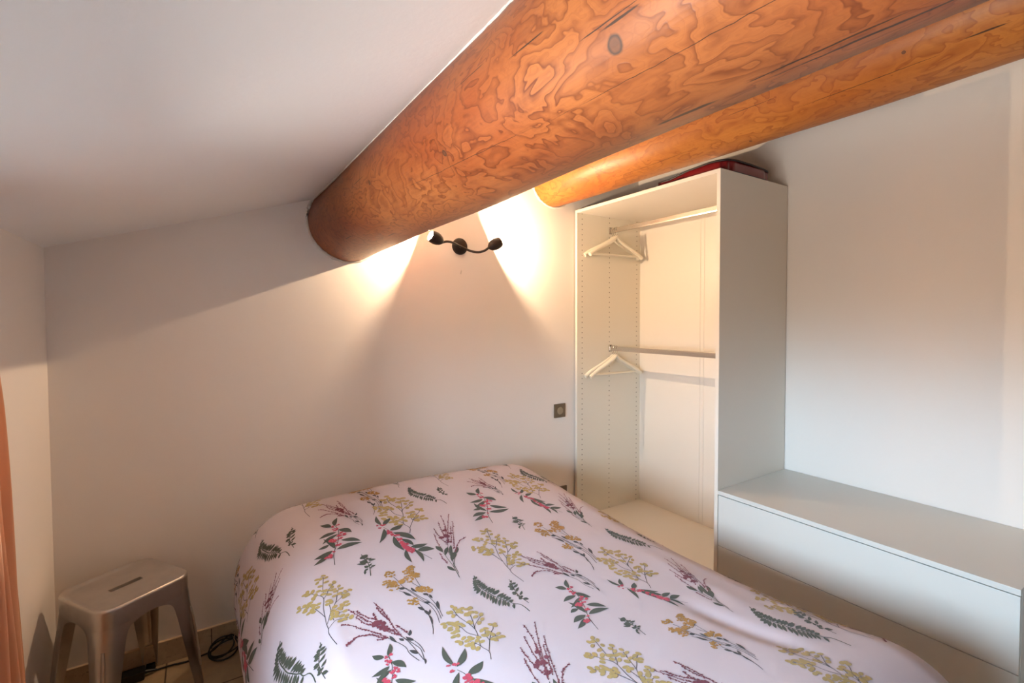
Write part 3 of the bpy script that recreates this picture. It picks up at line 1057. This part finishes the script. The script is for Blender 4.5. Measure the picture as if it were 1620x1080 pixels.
def lp(*p):
    return Vector(p) - Vector(lamp.location)


YL = 2.19
MB().lathe([(0, 0), (.044, 0), (.0445, .006), (.041, .012), (.030, .017), (.012, .020), (0, .0205)], (0, 0, 0), (0, -1, 0), 40).tube([(0, -.012, 0), (-.003, -.024, -.002)], .008, 12).build('wall_plate', M_BRONZE, lamp, smooth=True)
hl, hr = Vector((1.010, YL, 1.731)), Vector((1.270, YL, 1.723))
arm = spline([lp(*hl), lp(1.040, 2.200, 1.738), lp(1.085, 2.225, 1.738), lp(1.150, 2.262, 1.727), lp(1.195, 2.248, 1.708), lp(1.225, 2.222, 1.701), lp(1.250, 2.200, 1.708), lp(*hr)], 8)
# the arm crosses in front of the wall plate and is screwed to its stub
MB().tube(arm, .0062, 12).tube([lp(1.150, 2.262, 1.727), lp(1.155, 2.290, 1.734)], .007, 10).build('arm', M_BRONZE, lamp, smooth=True)


def head(pos, axis, nm):
    ax = Vector(axis).normalized()
    prof_o = [(.004, -.002), (.011, .002), (.022, .014), (.029, .030), (.0315, .046), (.0300, .062), (.0268, .074)]
    prof_i = [(.0255, .074), (.0285, .062), (.030, .046), (.0275, .031), (.020, .016), (.006, .008), (0.0, .008)]
    hd = MB().lathe(prof_o + prof_i, lp(*pos), ax, 36).build('lamp_head', M_BRONZE, lamp, smooth=True)
    bpos = lp(*pos) + ax * .054
    prof = [(.017 * math.sin(math.pi * i / 14), -.017 * math.cos(math.pi * i / 14)) for i in range(15)]
    MB().lathe([(max(r, 1e-4), h) for r, h in prof], bpos - ax * .004, ax, 24).lathe([(.007, -.03), (.009, -.014)], bpos, ax, 16).build('bulb', M_BULB, hd, smooth=True)
    L = bpy.data.lights.new('bulb_light', 'POINT')
    L.energy = BULB_POWER
    L.color = BULB_COLOR
    L.shadow_soft_size = .004
    lo = bpy.data.objects.new('bulb_light', L)
    lo.location = Vector(lamp.location) + bpos + ax * .0155
    COL.objects.link(lo)


head(hl, (-.93, -.07, .34), 'l')
head(hr, (.84, -.10, .46), 'r')

# tiny chip in the paint below the lamp
o = mesh_obj('trim_7', [(1.163, YB - .0006, 1.592), (1.170, YB - .0006, 1.590), (1.174, YB - .0006, 1.603), (1.171, YB - .0006, 1.616), (1.166, YB - .0006, 1.604)], [(4, 3, 2, 1, 0)], M_CAULK)
o['kind'] = 'structure'


# ---------------------------------------------------------------- switch and socket
def plate(name, x, z, label, cat, socket):
    t = empty(name, (x, YB, z), label, cat)
    MB().box((-.042, -.010, -.042), (.042, 0, .042), .003).build('cover_plate', M_SWITCH, t)
    if socket:
        m = MB().lathe([(.0, -.004), (.019, -.004), (.021, .0005), (.023, .0015), (.023, -.001)], (0, -.010, 0), (0, -1, 0), 32)
        m.tube([(0, -.006, .009), (0, -.015, .009)], .0024, 8).tube([(-.0095, -.0055, -.003), (-.0095, -.0068, -.003)], .0028, 8).tube([(.0095, -.0055, -.003), (.0095, -.0068, -.003)], .0028, 8)
        m.build('socket_well', M_BLACK, t, smooth=True)
    else:
        MB().lathe([(0, .0045), (.016, .0045), (.0215, .003), (.023, .0), (.024, -.002)], (0, -.010, 0), (0, -1, 0), 32).build('push_button', M_SWITCH2, t, smooth=True)
    return t


plate('light_switch', 1.834, .788, 'taupe square light switch with a round button on the back wall beside the wardrobe', 'switch', False)
plate('wall_socket', 1.846, .275, 'taupe wall socket low on the back wall, half hidden behind the bed corner', 'socket', True)

# ---------------------------------------------------------------- bed
bed = empty('double_bed', (.79, 1.27, 0), 'low double bed with a dark base under the floral duvet', 'bed')


def bpart(name, mb, mat, **k):
    o = mb.build(name, mat, **k)
    o.parent = bed
    o.matrix_parent_inverse = Matrix.Translation(-bed.location)
    return o


bpart('bed_base', MB().box((.104, .36, .12), (1.47, 2.285, .30), .008), M_FRAME)
bpart('mattress', MB().box((.135, .38, .302), (1.455, 2.17, .44), .03), M_MATT)
for x in (.17, 1.41):
    for y in (.42, 2.22):
        bpart('leg', MB().tube([(x, y, 0), (x, y, .125)], .022, 16), M_BLACK, smooth=True)

DV = dict(x0=.0828, x1=1.5388, y0=.28, y1=2.2442, a=.2143, b=.2238, z0=.4976, px=3.0215, kx=.0458)
HC = np.linalg.inv(np.vander(np.array([.5, 1.1, 1.7, 2.2]) - 1.3, 4)) @ np.array([.0965, .0599, .0947, .13])


def duvet(u, v, lift=0.0):
    a, b = DV['a'], DV['b']
    cx0, cx1, cy0, cy1 = DV['x0'] + a, DV['x1'] - a, DV['y0'] + a, DV['y1'] - a
    qx = np.clip(u, cx0, cx1)
    qy = np.clip(v, cy0, cy1)
    dx, dy = u - qx, v - qy
    s = np.hypot(dx, dy) + 1e-9
    L = math.pi / 2 * math.sqrt((a * a + b * b) / 2)
    t = np.minimum(s / L, 1) * math.pi / 2
    over = np.maximum(s - L, 0)
    X = a * np.sin(t) + lift * np.sin(t)
    Z = -b * (1 - np.cos(t)) - over + lift * np.cos(t)
    # hanging folds in the drop
    fold = .008 * np.clip(over / .08, 0, 1) * np.sin((u + v) * 24 + 2 * np.sin(7 * (u - v)))
    X = X + fold - .10 * over
    x = qx + dx / s * X
    y = qy + dy / s * X
    xc = (DV['x0'] + DV['x1']) / 2
    ex = (x - xc) / (DV['x1'] - xc)
    yy = np.clip(y, .25, 2.3) - 1.3
    g = ((HC[0] * yy + HC[1]) * yy + HC[2]) * yy + HC[3]
    z = DV['z0'] + g - DV['kx'] * np.abs(ex) ** DV['px'] + Z

    # creases: soft ridges along short segments
    top = np.clip(1 - s / .2, 0, 1)

    def ridge(x1, y1, x2, y2, w, h, asym=0.0):
        ux, uy = x2 - x1, y2 - y1
        ll = math.hypot(ux, uy)
        ux, uy = ux / ll, uy / ll
        al = (x - x1) * ux + (y - y1) * uy
        ac = -(x - x1) * uy + (y - y1) * ux
        e = np.clip(np.minimum(al, ll - al) / (ll * .4), 0, 1)
        e = e * e * (3 - 2 * e)
        return h * e * (np.exp(-(ac / w) ** 2) - asym * np.exp(-((ac + 1.6 * w) / w) ** 2))
    z = z + ridge(1.105, .93, 1.175, .46, .030, -.0105)
    z = z + ridge(1.27, 1.25, 1.24, .5, .04, .004)
    z = z + ridge(.30, 1.6, .26, 1.0, .02, .003, .5) * top
    z = z + ridge(.62, 1.3, .55, .85, .05, .003) + ridge(.9, 1.9, .8, 1.3, .05, .003)
    z = z + ridge(.35, 2.12, 1.2, 2.14, .03, .004) * top
    z = z + .0022 * np.sin(9 * x + 4 * np.sin(5 * y)) * np.sin(7 * y + 1.3)
    z = np.maximum(z, .17 + .01 * np.sin((u + v) * 11))
    return x, y, z


MOT, INST = json.loads(MOTIFS)
# pattern colours: green, dark stem, yellow, ochre, red, heather
PC = dict(g=srgb(66, 70, 58), d=srgb(58, 54, 54), y=srgb(160, 138, 82), o=srgb(158, 116, 48), r=srgb(174, 58, 78), h=srgb(108, 46, 60))
PK = list(PC)
pmats = [M_DUVET] + [cloth_mat('print_%s' % n_, PC[k], 1200, 0, .85) for k, n_ in zip(PK, ('fern_green', 'stem_charcoal', 'pale_yellow', 'ochre', 'berry_red', 'heather_plum'))]
PM = {k: i + 1 for i, k in enumerate(PK)}
# base cloth grid
u0, u1, v0, v1 = -.32, 1.94, -.1, 2.55
NU, NV = 300, 350
uu, vv = np.meshgrid(np.linspace(u0, u1, NU), np.linspace(v0, v1, NV))
bx_, by_, bz_ = duvet(uu, vv)
by_ = np.minimum(by_, 2.300)
verts = [np.c_[bx_.ravel(), by_.ravel(), bz_.ravel()]]
idx = np.arange(NU * NV).reshape(NV, NU)
faces = np.c_[idx[:-1, :-1].ravel(), idx[:-1, 1:].ravel(), idx[1:, 1:].ravel(), idx[1:, :-1].ravel()].tolist()
mids = [0] * len(faces)
nv = NU * NV
decal_uv, decal_faces, decal_m, decal_lift = [], [], [], []


def poly(pts, mat, lift):
    """a printed shape: convex polygon (list of uv)"""
    b0 = len(decal_uv)
    decal_uv.extend(pts)
    decal_lift.extend([lift] * len(pts))
    decal_faces.append(list(range(b0, b0 + len(pts))))
    decal_m.append(PM[mat])


def quadstrip(L_, R_, mat, lift):
    for i in range(len(L_) - 1):
        poly([L_[i], R_[i], R_[i + 1], L_[i + 1]], mat, lift)


def leaf(a, b, w_, mat, lift, bend=0.0, n=7, fat=.5):
    a, b = np.array(a), np.array(b)
    d = b - a
    q = np.array([-d[1], d[0]])
    ln = np.hypot(*d) + 1e-9
    q = q / ln
    Ls, Rs = [], []
    for i in range(n + 1):
        t = i / n
        ww = w_ / 2 * (math.sin(math.pi * min(t / (2 * fat), 1 - (1 - t) / (2 * (1 - fat)) if t > fat else t / (2 * fat))) if 0 else math.sin(math.pi * t ** .85)) + .0002
        c = a + d * t + q * (bend * ln * math.sin(math.pi * t))
        Ls.append(c + q * ww)
        Rs.append(c - q * ww)
    quadstrip(Ls, Rs, mat, lift)


def stroke(pts, wd, mat, lift, taper=True):
    P = [np.array(p) for p in pts]
    Q = [np.array(v_[:2]) for v_ in spline([(p[0], p[1], 0) for p in P], 3)]
    Ls, Rs = [], []
    for i, p in enumerate(Q):
        a = Q[max(i - 1, 0)]
        b = Q[min(i + 1, len(Q) - 1)]
        d = b - a
        q = np.array([-d[1], d[0]]) / (np.hypot(*d) + 1e-9)
        ww = wd / 2
        Ls.append(p + q * ww)
        Rs.append(p - q * ww)
    quadstrip(Ls, Rs, mat, lift)


def blob(c, r, mat, lift, n=7, rng=None, el=1.0, ang=0.0):
    pts = []
    for k in range(n):
        a = 2 * math.pi * k / n
        rr = r * (rng.uniform(.75, 1.2) if rng else 1)
        x_, y_ = rr * math.cos(a) * el, rr * math.sin(a) / el
        pts.append(np.array(c) + np.array((x_ * math.cos(ang) - y_ * math.sin(ang), x_ * math.sin(ang) + y_ * math.cos(ang))))
    poly(pts, mat, lift)


def motif(k, tip, base, rng):
    m_ = MOT[k]
    vx, vy = m_['v'][0] * 1e-4, m_['v'][1] * 1e-4
    tx, ty = tip[0] - base[0], tip[1] - base[1]
    den = vx * vx + vy * vy
    ca, sa = (tx * vx + ty * vy) / den, (ty * vx - tx * vy) / den
    S = math.hypot(ca, sa)
    f = lambda p: np.array((base[0] + 1e-4 * (ca * p[0] - sa * p[1]), base[1] + 1e-4 * (sa * p[0] + ca * p[1])))
    fl = lambda L_: [f(p) for p in L_]
    for e in m_['e']:
        c = e[1]
        if e[0] == 's':
            stroke(fl(e[2]), {'F': .0028, 'Fs': .0022, 'S': .0020}.get(k, .0017) * S, c, .0010)
        elif e[0] == 'l':
            a, b = fl(e[2])
            big = k in ('R', 'R2')
            leaf(a, b, max(e[3] * 1e-4 * S * (1.1 if big else 1.45), .0042), c, .0013 + rng.random() * .0004, bend=(.08 if big else .04) * rng.choice((-1, 1)), n=8 if big else 6)
            if big:
                stroke([a + (b - a) * .15, a + (b - a) * .75], .0006, 'd', .0019)
        elif e[0] == 'p':
            P = fl(e[2])
            r = e[3] * 1e-4 * S / 2 * 1.22
            for i, p in enumerate(P):
                ang = rng.uniform(0, 3.14)
                blob(p, r * rng.uniform(.8, 1.0), c, .0013 + rng.random() * .0005, 9, None, 1.22, ang)
        elif e[0] == 'b':
            for (x_, y_, r) in e[2]:
                r = r * 1e-4 * S * 1.4
                cc = f((x_, y_))
                for j in range(4):
                    a = rng.uniform(0, 6.28)
                    blob(cc + np.array((math.cos(a), math.sin(a))) * r * .5, r * .55, c, .0020 + rng.random() * .0004, 6, rng)
        elif e[0] == 'c':
            for (x_, y_, r) in e[2]:
                r = r * 1e-4 * S
                cc = f((x_, y_))
                for j in range(26 if c == 'o' else 16):
                    a = rng.uniform(0, 6.28)
                    q = r * math.sqrt(rng.random()) * 1.05
                    blob(cc + np.array((math.cos(a), math.sin(a))) * q, .0040 * S, c, .0014 + rng.random() * .0006, 6, rng)
        elif e[0] == 'k':
            P = fl(e[2])
            stroke(P, .0017 * S, c, .0010)
            Q = spline([(p[0], p[1], 0) for p in P], 9)
            for q in Q:
                if rng.random() < .85:
                    a = rng.uniform(0, 6.28)
                    o_ = np.array((q.x, q.y)) + np.array((rng.uniform(-1, 1), rng.uniform(-1, 1))) * .0022 * S
                    blob(o_, rng.uniform(.0018, .0036) * S, c, .0013 + rng.random() * .0006, 5, rng, 1.35, a)


rng = random.Random(11)
placed = {}
jobs = []
for r in INST:
    k = r[0]
    tip = (r[1], r[2])
    if len(r) == 5:
        base = (r[3], r[4])
    else:
        vx, vy = MOT[k]['v'][0] * 1e-4, MOT[k]['v'][1] * 1e-4
        base = (tip[0] - vx * .9, tip[1] - vy * .9)
    jobs.append((k, tip, base))
    placed.setdefault(k, []).append(base)
# the print repeats: carry it over the rest of the cloth
for k in MOT:
    b0 = placed[k][0]
    vx, vy = MOT[k]['v'][0] * 1e-4, MOT[k]['v'][1] * 1e-4
    for i in range(-4, 5):
        for j in range(-5, 5):
            bx2, by2 = b0[0] + i * .572 + j * .065, b0[1] + j * .715 - .015 * i
            if not (u0 + .05 < bx2 < u1 - .1 and v0 + .05 < by2 < v1 - .3):
                continue
            if min(math.hypot(bx2 - p[0], (by2 - p[1]) * .8) for p in placed[k]) < .33:
                continue
            jobs.append((k, (bx2 + vx, by2 + vy), (bx2, by2)))
            placed[k].append((bx2, by2))
for k, tip, base in jobs:
    motif(k, tip, base, rng)
D = np.array([tuple(p) for p in decal_uv])
dl = np.array(decal_lift)
D[:, 0] = np.clip(D[:, 0], u0 + .001, u1 - .001)
D[:, 1] = np.clip(D[:, 1], v0 + .001, v1 - .001)


def base_interp(D):
    """point of the meshed cloth under uv, bilinear, and its normal"""
    fx = (D[:, 0] - u0) / (u1 - u0) * (NU - 1)
    fy = (D[:, 1] - v0) / (v1 - v0) * (NV - 1)
    ix = np.clip(fx.astype(int), 0, NU - 2)
    iy = np.clip(fy.astype(int), 0, NV - 2)
    a, b = (fx - ix)[:, None], (fy - iy)[:, None]
    G = np.stack([bx_, by_, bz_], -1)
    p00, p10, p01, p11 = G[iy, ix], G[iy, ix + 1], G[iy + 1, ix], G[iy + 1, ix + 1]
    P = p00 * (1 - a) * (1 - b) + p10 * a * (1 - b) + p01 * (1 - a) * b + p11 * a * b
    N = np.cross((p10 - p00) + (p11 - p01), (p01 - p00) + (p11 - p10))
    N /= np.linalg.norm(N, axis=1)[:, None] + 1e-12
    return P, N


Pp, Nn = base_interp(D)
verts.append(Pp + Nn * (dl * .55)[:, None])
allv = np.concatenate(verts)
faces += [[i + nv for i in f] for f in decal_faces]
mids += decal_m
du = mesh_obj('duvet', allv.tolist(), faces, pmats, smooth=True, mi=mids)
tag(du, 'white duvet printed with ferns, heather and yellow and red flowers, spread over the bed', 'duvet')

# ---------------------------------------------------------------- stool
ST = (-.235, 2.094)
stool = empty('metal_stool', (*ST, 0), 'square raw steel stool with a slotted seat, left of the bed', 'stool', rz=math.radians(32.7))
SH, SW, SR = .450, .142, .052


def rrect(hw, r, n=7):
    pts = []
    for cx_, cy_, a0 in ((hw - r, hw - r, 0), (-hw + r, hw - r, 90), (-hw + r, -hw + r, 180), (hw - r, -hw + r, 270)):
        for i in range(n + 1):
            a = math.radians(a0 + 90 * i / n)
            pts.append((cx_ + r * math.cos(a), cy_ + r * math.sin(a)))
    return pts


# seat: dished pressed-steel top with a raised rounded rim and a hand slot
rings = [(SW - .0, SR, SH - .062), (SW, SR, SH - .060), (SW, SR, SH - .012), (SW, SR, SH - .0075), (SW - .001, SR, SH - .0035), (SW - .004, SR - .003, SH - .0005), (SW - .008, SR - .005, SH), (SW - .014, SR - .009, SH - .002), (SW - .020, SR - .013, SH - .0055), (SW - .028, SR - .018, SH - .0065)]
V, Fc = [], []
n = len(rrect(1, .2))
for hw, r, z in rings:
    V += [(x, y, z) for x, y in rrect(hw, r)]
for i in range(len(rings) - 1):
    for k in range(n):
        k2 = (k + 1) % n
        Fc.append((i * n + k, i * n + k2, (i + 1) * n + k2, (i + 1) * n + k))
# top sheet between the rim and the slot
top0 = (len(rings) - 1) * n
slot = []
sl, sr_ = .042, .0085
for i in range(n):
    x, y = V[top0 + i][0], V[top0 + i][1]
    a = math.atan2(y, x)
    q = i % (n // 4)
    slot.append((math.copysign(sl, x) + sr_ * math.cos(a) * 1.0, sr_ * math.sin(a) * 1.6, SH - .0065))
mid = [((V[top0 + i][0] + slot[i][0]) / 2, (V[top0 + i][1] + slot[i][1]) / 2, SH - .0065) for i in range(n)]
s0 = len(V)
V += mid + [(a, b, SH - .0067) for a, b, c in slot] + [(a, b * .9, SH - .016) for a, b, c in slot]
for base_i, nxt in ((top0, s0), (s0, s0 + n), (s0 + n, s0 + 2 * n)):
    for k in range(n):
        k2 = (k + 1) % n
        Fc.append((base_i + k, base_i + k2, nxt + k2, nxt + k))
seat = mesh_obj('seat', V, Fc, M_STOOL, stool, smooth=True)
sm = seat.modifiers.new('thickness', 'SOLIDIFY')
sm.thickness = .0016
sm.offset = -1
sm.use_rim = False
seat.data.set_sharp_from_angle(angle=math.radians(32))


def stool_leg(qx, qy):
    """one pressed-steel leg: a rounded L section that starts as the seat's corner and tapers to the foot"""
    zs = [SH - .0615, SH - .064, SH - .068, SH - .073, SH - .080, SH - .090, SH - .108, SH - .14, SH - .20, .20, .12, .05, .014]
    V, Fc = [], []
    cols = 15
    for z in zs:
        t = (SH - .0615 - z) / (SH - .0755)
        out = SW + .022 * t              # corner moves outward: splay
        # half width of the L along each side; flares quickly below the apron
        f = math.exp(-(SH - .0615 - z) / .010)
        wdt = .075 - .042 * t + .050 * f
        r = SR * (1 - .62 * t)
        r = min(r, wdt * .8)
        pts = [(out - wdt, out), (out - (wdt + r) / 2, out), (out - r, out)]
        for i in range(1, 9):
            a = math.radians(90 - 90 * i / 9)
            pts.append((out - r + r * math.cos(a), out - r + r * math.sin(a)))
        pts += [(out, out - r), (out, out - (wdt + r) / 2), (out, out - wdt)]
        pts.append((out, out - wdt))
        pts = pts[:cols]
        V += [(qx * x, qy * y, z) for x, y in pts]
    m_ = len(V) // len(zs)
    for i in range(len(zs) - 1):
        for k in range(m_ - 1):
            Fc.append((i * m_ + k, i * m_ + k + 1, (i + 1) * m_ + k + 1, (i + 1) * m_ + k))
    o = mesh_obj('leg', V, Fc, M_STOOL, stool, smooth=True)
    s_ = o.modifiers.new('thickness', 'SOLIDIFY')
    s_.thickness = .0012
    s_.offset = 0
    s_.use_rim = False
    # pressed rib on the rounded corner
    t0, t1 = .105, .325
    pr = []
    for z in np.linspace(t0, t1, 9):
        t = (SH - .0615 - z) / (SH - .0755)
        out = SW - .0005 + .022 * t
        r = min(SR * (1 - .62 * t), (.075 - .042 * t) * .8)
        c_ = out - r + r * .7071 + .0005
        pr.append((qx * c_, qy * c_, z))
    ww = [.005 + .008 * max(math.sin(math.pi * i / 8), 0) ** .5 for i in range(9)]
    MB().tube(pr, ww, 12, ry=[.004] * 9).build('pressed_rib', M_STOOL, o, smooth=True)
    ft = MB()
    out = SW - .0005 + .022
    c_ = out - .014
    ft.tube([(qx * c_, qy * c_, 0), (qx * c_, qy * c_, .022)], [.016, .014], 14)
    ft.build('rubber_foot', M_RUBBER, o, smooth=True)


for qx in (1, -1):
    for qy in (1, -1):
        stool_leg(qx, qy)

# ---------------------------------------------------------------- power adapter and cable
ad = empty('power_adapter', (-.232, 2.262, 0), 'black power adapter with a looped cable on the floor behind the stool', 'adapter', rz=0)


def al(*p):
    return Vector(p) - Vector(ad.location)


MB().box((-.075, -.026, .001), (.028, .022, .034), .008).build('adapter_body', M_BLACK, ad, smooth=True)
MB().tube([(.024, 0, .017), (.040, .002, .015), (.062, .004, .010)], [.009, .006, .004], 12).build('strain_relief', M_BLACK, ad, smooth=True)
main = [al(-.20, 2.266, .010), al(-.17, 2.272, .005), al(-.12, 2.270, .005), al(-.07, 2.262, .005), al(-.02, 2.268, .006), al(.015, 2.272, .010), al(.045, 2.278, .030), al(.075, 2.285, .045), al(.098, 2.280, .030), al(.12, 2.26, .008), al(.16, 2.24, .005)]
cb = MB().tube(spline(main, 10), .0032, 10)
for j, (rx, ry_, ox, oy, rise) in enumerate(((.052, .045, .050, 2.238, .016), (.044, .036, .044, 2.246, .020), (.056, .030, .060, 2.240, .012))):
    lp_ = []
    for i in range(28):
        a = 2 * math.pi * i / 28
        lp_.append(al(ox + rx * math.cos(a), oy + ry_ * math.sin(a), .005 + .004 * j + rise * (1 + math.sin(a + .4 * j))))
    cb.tube(lp_, .0032, 8, closed=True)
cb.build('cable', M_CABLE, ad, smooth=True)
MB().tube(spline([al(.090, 2.215, .004), al(.096, 2.232, .026), al(.088, 2.252, .044), al(.094, 2.262, .058)], 5), .002, 6).build('twist_tie', M_TIE, ad, smooth=True)

# ---------------------------------------------------------------- curtain
EDGE = [(1.50, 1.50), (1.155, 1.589), (.65, 1.664), (.42, 1.70), (.03, 1.75)]


def edge_y(z):
    for (za, ya), (zb, yb) in zip(EDGE, EDGE[1:]):
        if z >= zb:
            return ya + (yb - ya) * (za - z) / (za - zb)
    return EDGE[-1][1]


cur = empty('curtain', (-.40, 1.4, 0), 'terracotta sheer curtain hanging in folds at the left wall, at the frame edge', 'curtain')
V, Fc = [], []
nu, nz = 150, 60
for j in range(nz + 1):
    z = .03 + (1.49 - .03) * j / nz
    ye = edge_y(z)
    ys = 1.30
    for i in range(nu + 1):
        s = i / nu
        y = ys + (ye - ys) * s
        amp = .016 + .010 * (1 - j / nz)
        x = -.405 + amp * math.sin(s * 2 * math.pi * 7 + .5 * math.sin(j * .08)) + .004 * math.sin(s * 60 + j * .1)
        if i == nu:
            x += .001
        V.append((x + .40, y - 1.4, z))
for j in range(nz):
    for i in range(nu):
        a = j * (nu + 1) + i
        Fc.append((a, a + 1, a + nu + 2, a + nu + 1))
mesh_obj('curtain_panel', V, Fc, M_CURT, cur, smooth=True)
MB().tube([(-.005, -.14, 1.50), (-.005, .12, 1.50)], .007, 12).tube([(-.005, -.12, 1.50), (-.058, -.12, 1.50)], .005, 8).tube([(-.005, .10, 1.50), (-.058, .10, 1.50)], .005, 8).build('curtain_rod', M_BRONZE, cur, smooth=True)
